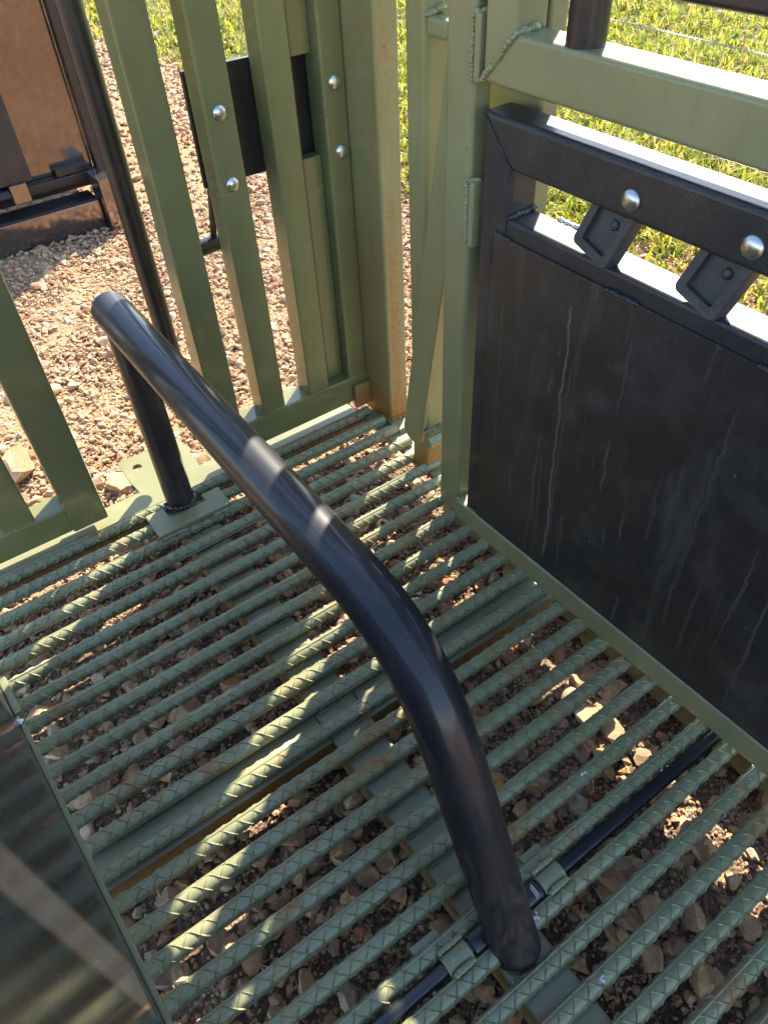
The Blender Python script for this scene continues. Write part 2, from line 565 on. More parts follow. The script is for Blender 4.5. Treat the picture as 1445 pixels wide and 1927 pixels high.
def ico(sub):
    bm = bmesh.new()
    bmesh.ops.create_icosphere(bm, subdivisions=sub, radius=1)
    v = np.array([p.co[:] for p in bm.verts])
    f = np.array([[x.index for x in q.verts] for q in bm.faces])
    bm.free()
    return v, f

def rock_shapes(sub, count, rng, cuts=(5, 9), jitter=0.03):
    v0, f0 = ico(sub)
    res = []
    for _ in range(count):
        v = v0.copy()
        for _k in range(rng.integers(*cuts)):
            nrm = rng.normal(size=3)
            nrm /= np.linalg.norm(nrm)
            d = rng.uniform(.36, .80)
            over = v @ nrm - d
            v -= np.where(over > 0, over, 0)[:, None] * nrm
        v *= np.array([1.0, rng.uniform(.62, .95), rng.uniform(.40, .75)])
        v += rng.normal(size=v.shape) * jitter
        res.append(v)
    return np.array(res), f0

def rand_rot(n, rng, tilt=0.5):
    a = rng.uniform(0, 2 * np.pi, n); b = rng.normal(0, tilt, n); c = rng.normal(0, tilt, n)
    ca, sa, cb, sb, cc, sc = np.cos(a), np.sin(a), np.cos(b), np.sin(b), np.cos(c), np.sin(c)
    o = np.ones(n); z = np.zeros(n)
    Rz = np.stack([ca, -sa, z, sa, ca, z, z, z, o], -1).reshape(n, 3, 3)
    Rx = np.stack([o, z, z, z, cb, -sb, z, sb, cb], -1).reshape(n, 3, 3)
    Ry = np.stack([cc, z, sc, z, o, z, -sc, z, cc], -1).reshape(n, 3, 3)
    return Rz @ Rx @ Ry

def fast_mesh(name, V, F):
    me = bpy.data.meshes.new(name)
    nf, k = F.shape
    me.vertices.add(len(V))
    me.vertices.foreach_set('co', V.astype(np.float32).ravel())
    me.loops.add(nf * k)
    me.loops.foreach_set('vertex_index', F.astype(np.int32).ravel())
    me.polygons.add(nf)
    me.polygons.foreach_set('loop_start', np.arange(0, nf * k, k, dtype=np.int32))
    me.update(calc_edges=True)
    me.shade_flat()
    return me

def scatter(name, shapes, F, loc, size, mat, rng, tilt=0.45):
    n = len(loc)
    idx = rng.integers(0, len(shapes), n)
    R = rand_rot(n, rng, tilt)
    V = np.einsum('nij,nvj->nvi', R, shapes[idx]) * size[:, None, None] + loc[:, None, :]
    nv = shapes.shape[1]
    FF = (F[None] + (np.arange(n) * nv)[:, None, None]).reshape(-1, F.shape[1])
    me = fast_mesh(name, V.reshape(-1, 3), FF)
    o = link_mesh(name, me, mat)
    return o

def in_band(x, y):
    """density of gravel: 1 on the lot, thinning towards the turf"""
    edge = x + .13 * y + .28 * np.sin(1.7 * y) * np.cos(.9 * x + .4)
    t = np.clip((y - 1.8) / 2.5, 0, 1)
    lim = 2.30 + .75 * t * t * (3 - 2 * t)
    return np.clip((lim - edge) / .5, 0, 1)

def gravel():
    shapes1, F1 = rock_shapes(1, 40, RNG, (4, 8), .03)
    L, Z = [], []
    def area(x0, x1, y0, y1, per, lo, hi, pw=2.2):
        n = int((x1 - x0) * (y1 - y0) * per)
        x = RNG.uniform(x0, x1, n); y = RNG.uniform(y0, y1, n)
        k = RNG.uniform(0, 1, n) < in_band(x, y)
        x, y = x[k], y[k]
        s = lo + (hi - lo) * RNG.uniform(0, 1, len(x)) ** pw
        L.append(np.stack([x, y, GZ + s * RNG.uniform(-.22, .16, len(x))], -1)); Z.append(s)
    # under the bars: mixed sizes, soil showing between
    area(-1.55, .5, -1.5, .65, 1300, .006, .022)
    area(-1.55, .5, -1.5, .65, 260, .018, .044, 1.5)
    # lot behind the panels
    area(-1.6, 3.3, .65, 3.3, 1900, .008, .026, 1.8)
    area(-1.6, 3.3, .65, 3.3, 110, .018, .042, 1.6)
    area(-2.0, 4.2, 3.3, 9.0, 560, .013, .036, 1.8)
    area(.5, 3.4, -2.0, .65, 520, .008, .028)
    area(-4, -1.6, -3, 5, 260, .012, .035)
    loc = np.concatenate(L); size = np.concatenate(Z)
    o = scatter('gravel', shapes1, F1, loc, size, M['stone'], RNG)
    o['kind'] = 'stuff'
    o['label'] = 'tan and reddish crushed stone covering the ground'
    o['category'] = 'gravel'
    # fine grit
    shapes0, F0 = ico(0)[0][None] * np.array([1, .8, .6]), ico(0)[1]
    shapes0 = np.concatenate([shapes0 + RNG.normal(size=shapes0.shape) * .12 for _ in range(12)])
    L.clear(); Z.clear()
    area(-1.55, .5, -1.5, .65, 5200, .0022, .0075)
    area(-1.6, 2.9, .65, 3.0, 4200, .003, .009)
    area(.5, 3.2, -1.5, .65, 900, .003, .009)
    loc = np.concatenate(L); size = np.concatenate(Z)
    o = scatter('grit', shapes0, F0, loc, size, M['stone'], RNG)
    o['kind'] = 'stuff'
    o['label'] = 'fine grit and dirt crumbs lying between the stones'
    o['category'] = 'grit'
gravel()

def big_stones():
    shapes, F = rock_shapes(2, 16, RNG, (6, 11), .018)
    meshes = []
    for i, v in enumerate(shapes):
        me = bpy.data.meshes.new('stone')
        me.from_pydata(v.tolist(), [], F.tolist())
        me.shade_smooth()
        me.set_sharp_from_angle(angle=math.radians(22))
        me.materials.append(M['stone'])
        meshes.append(me)
    spots = [(-1.026, 1.334, 0.107), (-0.751, 1.005, 0.067), (-0.868, 2.037, 0.054), (-0.814, -0.568, 0.043), (-0.799, -0.646, 0.035), (-0.899, -0.594, 0.038), (-0.764, -0.728, 0.034), (-0.307, -0.995, 0.043), (-0.338, -1.09, 0.053), (-0.267, -1.156, 0.039), (-0.138, -1.149, 0.033), (0.02, -0.649, 0.049), (-0.006, -0.576, 0.036), (-0.227, -0.794, 0.033), (-0.152, -0.957, 0.029), (-1.14, -0.554, 0.042), (-1.275, -0.544, 0.039), (-0.938, -0.724, 0.019), (-0.978, -0.376, 0.032), (-1.226, -0.074, 0.054), (-0.969, 0.016, 0.047), (-0.929, -0.55, 0.031), (-0.189, -1.22, 0.044), (-0.331, -1.192, 0.028), (-0.336, -1.249, 0.025), (-0.393, -1.07, 0.035), (-0.185, -0.782, 0.03), (-0.738, -0.647, 0.028), (-0.832, -0.279, 0.03), (-1.287, 0.099, 0.041), (-0.82, 0.264, 0.042), (0.018, -0.689, 0.047), (-0.352, -0.726, 0.029), (-0.292, -0.702, 0.029), (-1.038, -0.541, 0.031), (-0.896, -0.468, 0.039), (-0.899, -0.685, 0.041), (-0.622, -0.762, 0.031), (2.061, 7.152, 0.115), (0.026, 1.11, 0.045)]
    rng = np.random.default_rng(5)
    while len(spots) < 175:
        spots.append((rng.uniform(-1.4, .15), rng.uniform(-1.35, .5), rng.uniform(.026, .052)))
    while len(spots) < 235:
        spots.append((rng.uniform(-1.1, .7), rng.uniform(.75, 2.6), rng.uniform(.022, .045)))
    while len(spots) < 290:
        x, y = rng.uniform(-.9, 2.1), rng.uniform(1.6, 6)
        spots.append((x, y, rng.uniform(.03, .06)))
    for (x, y, s) in spots:
        o = link_mesh('stone', meshes[rng.integers(0, len(meshes))], None, ground)
        o.location = (x, y, GZ + s * rng.uniform(.08, .22))
        o.rotation_euler = (rng.normal(0, .25), rng.normal(0, .25), rng.uniform(0, 6.28))
        k = s * rng.uniform(.95, 1.15)
        o.scale = (k, k, k)
big_stones()

def grass():
    rng = np.random.default_rng(3)
    # tufts on the turf, thin at the edge of the gravel
    def tufts(x0, x1, y0, y1, per):
        n = int((x1 - x0) * (y1 - y0) * per)
        x = rng.uniform(x0, x1, n); y = rng.uniform(y0, y1, n)
        d = 1 - in_band(x + .12, y)
        patch = .55 + .45 * np.sin(x * 2.3 + 1.7 * np.sin(y * 1.9)) * np.sin(y * 2.1 + x)
        k = rng.uniform(0, 1, n) < np.clip(d, 0, 1) ** 1.3 * np.clip(.22 + patch, 0, 1)
        return np.stack([x[k], y[k]], -1)
    c = np.concatenate([tufts(1.6, 5.2, -.8, 4.6, 900), tufts(1.0, 8.5, 4.6, 10.5, 300), tufts(5.2, 9, -.8, 4.6, 300), tufts(2.2, 9, -5, -.8, 90), tufts(9, 16, -5, 14, 40)])
    nb = 9
    base = np.repeat(c, nb, 0)
    n = len(base)
    base = base + rng.normal(0, .016, (n, 2))
    az = rng.uniform(0, 2 * np.pi, n)
    lean = rng.uniform(.25, 1.25, n)
    ln = rng.uniform(.02, .085, n) * rng.choice([.7, 1.0, 1.0, 1.6], n) * (1 + .35 * np.sin(base[:, 0] * 1.7) * np.cos(base[:, 1] * 2.2))
    w = np.where(rng.uniform(0, 1, n) < .45, rng.uniform(.012, .026, n), rng.uniform(.0035, .0085, n))
    dirv = np.stack([np.cos(az), np.sin(az)], -1)
    side = np.stack([-np.sin(az), np.cos(az)], -1)
    V = np.zeros((n, 5, 3))
    for j, (t, ww) in enumerate(((0, .7), (.5, 1.0))):
        hor = t * ln * np.sin(lean * t)
        ver = t * ln * np.cos(lean * t * .8)
        for sgn in (0, 1):
            V[:, j * 2 + sgn, :2] = base + dirv * hor[:, None] + side * ((sgn - .5) * w * ww)[:, None]
            V[:, j * 2 + sgn, 2] = GZ - .004 + ver
    V[:, 4, :2] = base + dirv * (ln * np.sin(lean))[:, None]
    V[:, 4, 2] = GZ - .004 + ln * np.cos(lean * .9)
    T = np.array([[0, 1, 3], [0, 3, 2], [2, 3, 4]])
    F = (T[None] + (np.arange(n) * 5)[:, None, None]).reshape(-1, 3)
    gm = fast_mesh('grass', V.reshape(-1, 3), F)
    gm.shade_smooth()
    o = link_mesh('grass', gm, M['grass'])
    o['kind'] = 'stuff'
    o['label'] = 'short sunlit yellow green grass beyond the gravel'
    o['category'] = 'grass'
    # straw and twigs trodden into the stones
    n = 700
    x = np.concatenate([rng.uniform(-1.4, .2, 420), rng.uniform(-1.2, 2.2, 280)]); y = np.concatenate([rng.uniform(-1.3, .55, 420), rng.uniform(.75, 4.0, 280)])
    q = np.array([[-1, -.03, 0], [-1, .03, 0], [0, -.03, .12], [0, .03, .12], [1, -.02, .02], [1, .02, .02], [0, 0, .17]])
    R = rand_rot(n, rng, .18)
    sc = rng.uniform(.012, .040, n)
    V = np.einsum('nij,vj->nvi', R, q) * sc[:, None, None] + np.stack([x, y, np.full(n, GZ + .012)], -1)[:, None, :]
    T = np.array([[0, 2, 6], [0, 6, 1], [1, 6, 3], [2, 4, 6], [4, 5, 6], [5, 3, 6]])
    F = (T[None] + (np.arange(n) * 7)[:, None, None]).reshape(-1, 3)
    o = link_mesh('straw', fast_mesh('straw', V.reshape(-1, 3), F), M['dry'])
    o['kind'] = 'stuff'
    o['label'] = 'bits of straw and twig lying among the stones'
    o['category'] = 'straw'
    # dry leaves and litter where the gravel meets the turf
    n = 5200
    x = rng.uniform(.9, 3.6, n); y = rng.uniform(-1.2, 4.5, n)
    k = rng.uniform(0, 1, n) < np.exp(-((x + .13 * y - 2.15) / .5) ** 2)
    x, y = x[k], y[k]; n = len(x)
    q = np.array([[-1, 0, 0], [-.2, -.42, .08], [1, 0, .1], [-.1, .42, .16]])
    R = rand_rot(n, rng, .45)
    sc = rng.uniform(.008, .024, n)
    V = np.einsum('nij,vj->nvi', R, q) * sc[:, None, None] + np.stack([x, y, np.full(n, GZ + .014)], -1)[:, None, :]
    T = np.array([[0, 1, 2], [0, 2, 3]])
    F = (T[None] + (np.arange(n) * 4)[:, None, None]).reshape(-1, 3)
    o = link_mesh('dry_leaves', fast_mesh('dry_leaves', V.reshape(-1, 3), F), M['dry'])
    o['kind'] = 'stuff'
    o['label'] = 'brown dry leaf litter at the edge of the grass'
    o['category'] = 'leaf litter'
grass()

# ================================================================== FLOOR GRATING
floor = thing('floor_grating', 'green steel floor grating of ribbed bars above the stones', 'floor grating')
RB = 0.0168           # bar core radius
BX0, BX1 = -1.46, 0.105

def rebar_mesh(L):
    bm = bmesh.new()
    n = 16
    ends = []
    for x in (0, L):
        ends.append([bm.verts.new((x, RB * math.cos(2 * math.pi * k / n), RB * math.sin(2 * math.pi * k / n))) for k in range(n)])
    for k in range(n):
        bm.faces.new((ends[0][k], ends[0][(k + 1) % n], ends[1][(k + 1) % n], ends[1][k]))
    bm.faces.new(ends[0]); bm.faces.new(list(reversed(ends[1])))
    # two long ribs
    for s in (1, -1):
        pr = [(RB * .97, -.0032), (RB + .0023, -.0016), (RB + .0023, .0016), (RB * .97, .0032)]
        a = [bm.verts.new((0.0, s * y, z)) for y, z in pr]
        b = [bm.verts.new((L, s * y, z)) for y, z in pr]
        for i in range(3):
            bm.faces.new((a[i], b[i], b[i + 1], a[i + 1]))
    # crossing slanted ribs on both halves
    pitch = 0.0385
    rib_h, rib_w = .0031, .0024
    m = int(L / pitch)
    seg = 8
    rnd = random.Random(4)
    for half in (0, 1):
        for fam in (0, 1):
            for i in range(1, m):
                x0 = i * pitch
                dx = pitch * .62 * (1 if fam else -1)
                prev = None
                hh = rib_h * rnd.uniform(.75, 1.1)
                for j in range(seg + 1):
                    t = j / seg
                    a = math.radians(10 + 160 * t) + (math.pi if half else 0)
                    x = x0 + dx * (t - .5) * 2
                    x = min(max(x, .001), L - .001)
                    h = hh * math.sin(math.pi * min(1, max(0, t * .94 + .03))) ** .5
                    row = []
                    for ox, r in ((-rib_w, RB * .985), (0, RB + h), (rib_w, RB * .985)):
                        row.append(bm.verts.new((x + ox, r * math.cos(a), r * math.sin(a))))
                    if prev:
                        bm.faces.new((prev[0], prev[1], row[1], row[0]))
                        bm.faces.new((prev[1], prev[2], row[2], row[1]))
                    prev = row
    bmesh.ops.recalc_face_normals(bm, faces=bm.faces[:])
    me = bpy.data.meshes.new('rebar')
    bm.to_mesh(me)
    bm.free()
    me.shade_smooth()
    me.set_sharp_from_angle(angle=math.radians(40))
    me.materials.append(M['bar'])
    return me
REBAR = rebar_mesh(BX1 - BX0)

def bar_y(k):
    return .0068 - (k - 9) * S
rot_of = {1: 70, 2: 20, 3: 62, 4: 18, 5: 40, 6: 88, 7: 90, 8: 94, 9: 88, 10: 91, 11: 86, 12: 32, 13: 24, 14: 60, 15: 64, 16: 26, 17: 30,
          18: 34, 19: 40, 20: 52, 21: 60, 22: 45, 23: 50, 24: 44, 25: 40, 26: 55, 27: 48, 28: 40, 29: 66}
for k in range(1, 30):
    o = link_mesh('rebar', REBAR, None, floor)
    shift = random.uniform(-.012, .012)
    o.location = (BX0 + shift * (1 if k > 8 else 0), bar_y(k) + random.uniform(-.0015, .0015), -RB + random.uniform(-.001, .001))
    o.rotation_euler = (math.radians(rot_of[k] + random.uniform(-4, 4)), random.uniform(-.0010, .0010), random.uniform(-.0018, .0018))
    if k <= 2:
        o.location.x = BX0 - .016 + .012 * (k - 1)

# long beam under the bars, the channel across it and the edge members
BT = -2 * RB - .0015
bb = tube_box('beam', -.712, -.598, -1.75, .62, BT - .085, BT, 1, M['beam'], floor, .008)
yc = (bar_y(13) + bar_y(14)) / 2
def channel(xa, xb):
    bm = bmesh.new()
    bm_box(bm, xa, xb, bar_y(14) - .026, bar_y(13) + .012, BT - .008, BT - .0005, .002, 2)
    o = from_bm('cross_channel', bm, M['beam'], floor)
    bm = bmesh.new()
    bm_box(bm, xa, xb, bar_y(14) - .0258, bar_y(14) - .019, BT - .095, BT - .0085, .002, 2)
    p = from_bm('channel_web', bm, M['beamside'], floor)
    p['label'] = 'rust stained front web of the cross channel'
channel(-1.46, -.7135)
channel(-.5965, .03)
box('cross_channel', -1.46, .03, bar_y(27) - .11, bar_y(27) + .02, BT - .09, BT - .001, M['beam'], floor, .006)
# edge channel under the panels
box('edge_plate', -1.7, .105, .590, .6200, BT - .060, BT - .0005, M['beamside'], floor, .003)
box('edge_flange', -1.7, .060, .6225, .735, -.090, -.030, M['green'], floor, .004)
box('side_beam', .088, .15, -1.8, .18, -.195, -.052, M['beam'], floor, .006)
box('side_plate', .062, .20, .185, .615, -.050, -.0305, M['beam'], floor, .003)
# weld beads where bars cross the beam
for k in range(3, 24):
    for xx in (-.70, -.61):
        if random.random() < .75:
            yy = bar_y(k) + random.choice((-1, 1)) * .017
            weld('weld_bead', [(xx - .045 * (1 if xx > -.65 else 0), yy, BT + .001), (xx + .045 * (0 if xx > -.65 else 1), yy, BT + .001)], .0052, M['beam'], floor, k)
# notched bracket plate holding the tube's foot
def bracket():
    bm = bmesh.new()
    out = [(-.782, .452), (-.539, .452), (-.539, .548), (-.600, .548), (-.600, .512), (-.722, .512), (-.722, .566), (-.782, .566)]
    lo = [bm.verts.new((x, y, .0035)) for x, y in out]
    hi = [bm.verts.new((x, y, .0155)) for x, y in out]
    n = len(out)
    bm.faces.new(hi); bm.faces.new(list(reversed(lo)))
    for i in range(n):
        bm.faces.new((lo[i], lo[(i + 1) % n], hi[(i + 1) % n], hi[i]))
    bmesh.ops.recalc_face_normals(bm, faces=bm.faces[:])
    bmesh.ops.bevel(bm, geom=bm.edges[:], offset=.002, segments=2, affect='EDGES')
    o = from_bm('foot_bracket', bm, M['green'], floor)
    weld('weld_bead', [(-.77, .449, .004), (-.70, .449, .002)], .005, M['beam'], floor, 5)
    weld('weld_bead', [(-.60, .449, .004), (-.55, .449, .002)], .005, M['beam'], floor, 6)
bracket()
# anchor plate with its hole, outside the panel line
def anchor():
    bm = bmesh.new()
    x0, x1, y0, y1, z0, z1 = -.748, -.52, .738, .93, -.052, -.036
    cx, cy, r, n = -.70, .865, .016, 20
    ring = [[bm.verts.new((cx + r * math.cos(2 * math.pi * k / n), cy + r * math.sin(2 * math.pi * k / n), zz)) for k in range(n)] for zz in (z0, z1)]
    def sq(t, zz):
        c, s = math.cos(t), math.sin(t)
        # ray from hole centre to rectangle edge
        ks = []
        if c > 1e-6: ks.append((x1 - cx) / c)
        if c < -1e-6: ks.append((x0 - cx) / c)
        if s > 1e-6: ks.append((y1 - cy) / s)
        if s < -1e-6: ks.append((y0 - cy) / s)
        k = min(ks)
        return (cx + c * k, cy + s * k, zz)
    angs = sorted([2 * math.pi * k / n for k in range(n)])
    outer = [[bm.verts.new(sq(a, zz)) for a in angs] for zz in (z0, z1)]
    for k in range(n):
        j = (k + 1) % n
        bm.faces.new((ring[1][k], ring[1][j], outer[1][j], outer[1][k]))
        bm.faces.new((ring[0][k], outer[0][k], outer[0][j], ring[0][j]))
        bm.faces.new((ring[0][k], ring[0][j], ring[1][j], ring[1][k]))
        bm.faces.new((outer[0][k], outer[1][k], outer[1][j], outer[0][j]))
    bmesh.ops.recalc_face_normals(bm, faces=bm.faces[:])
    from_bm('anchor_plate', bm, M['green'], floor)
    weld('weld_bead', [(-.752, .742, -.048), (-.752, .80, -.052)], .006, M['green'], floor, 9)
anchor()
# collars welded to the bars, carrying the pivot rod
for xa, xb in ((-.800, -.742), (-.552, -.494)):
    bm = bmesh.new()
    ry, rz = -.931, -.016
    n = 20
    vo = []
    for x in (xa, xb):
        vo.append([[bm.verts.new((x, ry + r * math.cos(2 * math.pi * k / n), rz + r * math.sin(2 * math.pi * k / n))) for k in range(n)] for r in (.0172, .0245)])
    for k in range(n):
        j = (k + 1) % n
        bm.faces.new((vo[0][1][k], vo[1][1][k], vo[1][1][j], vo[0][1][j]))
        bm.faces.new((vo[0][0][k], vo[0][0][j], vo[1][0][j], vo[1][0][k]))
        for e in (0, 1):
            bm.faces.new((vo[e][0][k], vo[e][1][k], vo[e][1][j], vo[e][0][j]))
    bmesh.ops.recalc_face_normals(bm, faces=bm.faces[:])
    from_bm('collar', bm, M['bar'], floor)
    weld('weld_bead', [(xa + .006, -.955, .004), (xb - .004, -.955, .004)], .0055, M['bar'], floor, 21)
    weld('weld_bead', [(xa + .006, -.906, .004), (xb - .004, -.906, .004)], .0055, M['bar'], floor, 22)
box('collar_plate', -.835, -.77, -.888, -.862, -.028, -.016, M['bar'], floor, .002)
box('collar_plate', -.545, -.49, -.884, -.862, -.028, -.016, M['bar'], floor, .002)

def flecks():
    rnd = random.Random(12)
    for x, k, s_ in ((-.585, 21, .007), (-.60, 22, .006), (-.575, 24, .005), (-.30, 20, .0035), (-.31, 20, .003)):
        bm = bmesh.new()
        for i in range(5):
            m = Matrix.Translation((x + rnd.uniform(-1, 1) * s_, bar_y(k) + rnd.uniform(-1, 1) * s_ * .8, .0015)) @ Matrix.Diagonal((s_ * rnd.uniform(.4, .9), s_ * rnd.uniform(.4, .9), .0022, 1))
            bmesh.ops.create_icosphere(bm, subdivisions=2, radius=1, matrix=m)
        from_bm('bird_dropping', bm, M['white'], floor)
flecks()

# ================================================================== PIVOT ROD
rod = pipe('pivot_rod', [(-1.45, -.931, -.016), (.06, -.931, -.016)], .0158, M['black'], None)
tag(rod, 'black round pivot rod lying between two floor bars', 'rod')

# ================================================================== BENT TUBE
tube = thing('bent_tube', 'black bent steel tube arching over the floor grating', 'steel tube')
TX, TR = -.66, .0510
path = [(TX, .640, .652), (TX, .4, .652), (TX, .1, .652), (TX, -.2, .652), (TX, -.40, .652)]
# bend: from horizontal to a steep slope
a0 = Vector((TX, -.490, .652))
e0 = Vector((TX, -.978, -.030))
down = (Vector((TX, -.975, -.035)) - Vector((TX, -.800, .420))).normalized()
ctrl = Vector((TX, -.679, .652))
b0 = Vector((TX, -.772, .440))
for i in range(25):
    t = i / 24
    path.append(tuple((1 - t) ** 2 * a0 + 2 * t * (1 - t) * ctrl + t * t * b0))
path += [tuple(b0.lerp(e0, k / 6)) for k in range(1, 7)]
bm = bmesh.new()
sweep(bm, path, TR, 40)
# rounded shoulder at the far end
tb = from_bm('tube', bm, M['tube'], tube, angle=50)
pipe('leg', [(TX, .574, .008), (TX, .580, .63)], .0435, M['tube'], tube, 32)
weld('weld_bead', [(TX + .047 * math.cos(a), .574 + .047 * math.sin(a), .016) for a in [i * math.pi / 12 for i in range(12, 25)]], .008, M['black'], tube, 31)
pipe('pivot_sleeve', [(-.735, -.931, -.016), (-.558, -.931, -.016)], .0245, M['black'], tube, 24)
o = box('tag', -.5755, -.5745, -.948, -.925, -.002, .034, M['white'], tube, 0)
o['label'] = 'torn white paper sticker'

# ================================================================== SLATTED PANELS
FY = .635
TOPZ = 2.15
right = thing('slatted_panel', 'green slatted panel with black plate bolted behind it', 'panel')
left = thing('slatted_panel', 'green slatted panel left of the black tube leg', 'panel')
tube_box('rail', -.466, .112, FY, FY + .08, .024, .127, 0, M['slat'], right, .0065)
tube_box('rail', -.555, .112, FY, FY + .08, TOPZ, TOPZ + .1, 0, M['slat'], right, .0065)
RS = []
SL = [(-.465, -.378), (-.297, -.215), (-.121, -.041), (.040, .112)]
for i, (a, b) in enumerate(SL):
    so = tube_box('slat', a, b, FY + .003, FY + .083, .1275, TOPZ - .0005, 2, M['slat'], right, .0065)
    RS.append(so)
    if i < 3:
        weld('weld_bead', [(a + .008, FY + .003, .129), (b - .006, FY + .003, .129)], .0055, M['slat'], so, 40 + i)
for (bx, bz) in ((-.257, 1.040), (-.257, .868), (.079, 1.043), (.083, .869)):
    bolt((bx, FY + .003, bz), (0, -1, 0), RS[1] if bx < 0 else RS[3], 1.22)
pl_ = box('backing_plate', -.303, .060, FY + .086, FY + .098, .842, 1.122, M['black'], right, .004)
pl_['label'] = 'black steel plate behind the slats'
pipe('stub_pipe', [(-.330, .80, .655), (-.20, .80, .660)], .024, M['black'], right, 20)
pipe('link_rod', [(-.276, .80, .675), (-.274, .745, .855)], .010, M['black'], right, 12)
op = pipe('operating_pipe', [(-.466, .90, .27), (-.470, .90, TOPZ)], .0305, M['black'], right, 28)
op['label'] = 'black round pipe standing behind the widest slat'
box('backing_strip', -.02, .0395, FY + .045, FY + .0825, .1285, .86, M['slat'], right, .003)
box('backing_strip', -.02, .0395, FY + .045, FY + .0825, 1.11, TOPZ - .001, M['slat'], right, .003)
box('stop_plate', .048, .1125, FY - .018, FY - .002, .006, .096, M['post'], right, .002)

tube_box('rail', -1.30, -.9815, FY, FY + .08, .022, .114, 0, M['slat'], left, .0065)
tube_box('rail', -1.30, -.9815, FY, FY + .08, TOPZ, TOPZ + .1, 0, M['slat'], left, .0065)
LS = [(-1.158, -1.062)]
tube_box('slat', -.981, -.872, FY - .002, FY + .083, .018, TOPZ, 2, M['slat'], left, .0065)
for i, (a, b) in enumerate(LS):
    so = tube_box('slat', a, b, FY + .002, FY + .082, .1145, TOPZ - .0005, 2, M['slat'], left, .0065)
    if i < 2:
        weld('weld_bead', [(a + .01, FY + .002, .116), (b - .008, FY + .002, .116)], .005, M['slat'], so, 50 + i)

# ================================================================== POSTS
p5 = thing('corner_post', 'green square post streaked with rust at its foot', 'post')
tube_box('post', .1145, .189, .500, .66, -.0325, 2.6, 2, M['post'], p5, .009)
box('foot_plate', .106, .215, .44, .56, -.0325, -.012, M['green'], p5, .003)
box('edge_strip', .19, .235, .655, .675, .10, 2.2, M['slat'], p5, .003)
weld('weld_bead', [(.118, .497, -.008), (.186, .497, -.008)], .007, M['post'], p5, 60)

p6 = thing('latch_post', 'green square post with a slanting flat brace against it', 'post')
tube_box('post', .054, .150, .222, .297, -.0325, 2.6, 2, M['post'], p6, .014)
box('sun_block_plate', .056, .140, .0875, .2205, 1.78, 2.42, M['green'], p6, .004)  # added out of view, blocks high sun between latch post and gate post
box('lug', .055, .100, .150, .2215, 1.215, 1.252, M['green'], p6, .008)
weld('weld_bead', [(.06, .218, 1.255), (.10, .218, 1.262)], .010, M['green'], p6, 61)

# ================================================================== SIDE GATE (green outer frame)
gate = thing('side_gate', 'green side gate frame around the black streaked leaf', 'gate frame')
tube_box('post', 0, .050, .0, .086, -.012, 2.45, 2, M['green'], gate, .010)
# slanting flat brace between latch post and gate post
def brace():
    bm = bmesh.new()
    n = 10
    ang = math.atan2(.175, 1.0)
    w = .044
    ax = Vector((0, -math.sin(ang), math.cos(ang)))
    si = Vector((0, math.cos(ang), math.sin(ang)))
    c0 = Vector((0, .262, .128)); c1 = c0 + ax * 1.16
    prof = []
    for i in range(n + 1):
        a = math.pi + math.pi * i / n
        prof.append(c0 + si * (w * math.cos(a)) + ax * (w * .75 * math.sin(a)))
    prof += [c1 + si * w, c1 - si * w]
    lo = [bm.verts.new((.0285, p.y, p.z)) for p in prof]
    hi = [bm.verts.new((.0480, p.y, p.z)) for p in prof]
    bm.faces.new(lo); bm.faces.new(list(reversed(hi)))
    for i in range(len(prof)):
        j = (i + 1) % len(prof)
        bm.faces.new((lo[i], hi[i], hi[j], lo[j]))
    bmesh.ops.recalc_face_normals(bm, faces=bm.faces[:])
    bmesh.ops.bevel(bm, geom=[e for e in bm.edges if len(e.link_faces) == 2 and e.calc_face_angle(0) > .6], offset=.002, segments=2, affect='EDGES')
    o = from_bm('brace', bm, M['post'], p6)
    o['label'] = 'flat green brace bar leaning across the post'
    pipe('pivot_pin', [(.02, .170, .150), (.12, .170, .150)], .018, M['green'], p6, 18)
    weld('weld_bead', [(.05, .20, .165), (.075, .185, .178), (.10, .17, .178)], .011, M['green'], p6, 62)
brace()

# hinge plates on the gate post
for z0, z1 in ((.853, .995), (1.182, 1.298)):
    box('hinge_plate', -.004, .030, -.0180, -.0006, z0, z1, M['green'], gate, .004)
    weld('weld_bead', [(-.003, .003, z0 + .005), (-.003, .004, z1 - .005)], .0048, M['green'], gate, int(z0 * 100))
    weld('weld_bead', [(.0, .0, z1), (.02, -.014, z1 + .002)], .007, M['green'], gate, int(z0 * 90))
tube_box('back_post', .100, .150, -.090, .070, .75, 2.45, 2, M['green'], gate, .010)

# ================================================================== UPPER GATE (green rail, black bars above)
upper = thing('upper_gate', 'green mitred gate rail with black round bars above it', 'gate')
def mitred(name, quad, x0, x1, mat, parent, r=.010):
    """tube run in the gate plane, given as four (y,z) corners in order"""
    bm = bmesh.new()
    lo = [bm.verts.new((x0, y, z)) for y, z in quad]
    hi = [bm.verts.new((x1, y, z)) for y, z in quad]
    bm.faces.new(lo); bm.faces.new(list(reversed(hi)))
    for i in range(4):
        j = (i + 1) % 4
        bm.faces.new((lo[i], hi[i], hi[j], lo[j]))
    bmesh.ops.recalc_face_normals(bm, faces=bm.faces[:])
    longd = max(((quad[(i + 1) % 4][0] - quad[i][0], quad[(i + 1) % 4][1] - quad[i][1]) for i in range(4)), key=lambda d: math.hypot(*d))
    ld = Vector((0, longd[0], longd[1])).normalized()
    es = [e for e in bm.edges if abs((e.verts[0].co - e.verts[1].co).normalized().dot(ld)) > .98]
    bmesh.ops.bevel(bm, geom=es, offset=r, segments=4, affect='EDGES', profile=.5)
    return from_bm(name, bm, mat, parent, wn=True)
E_ = -1.85
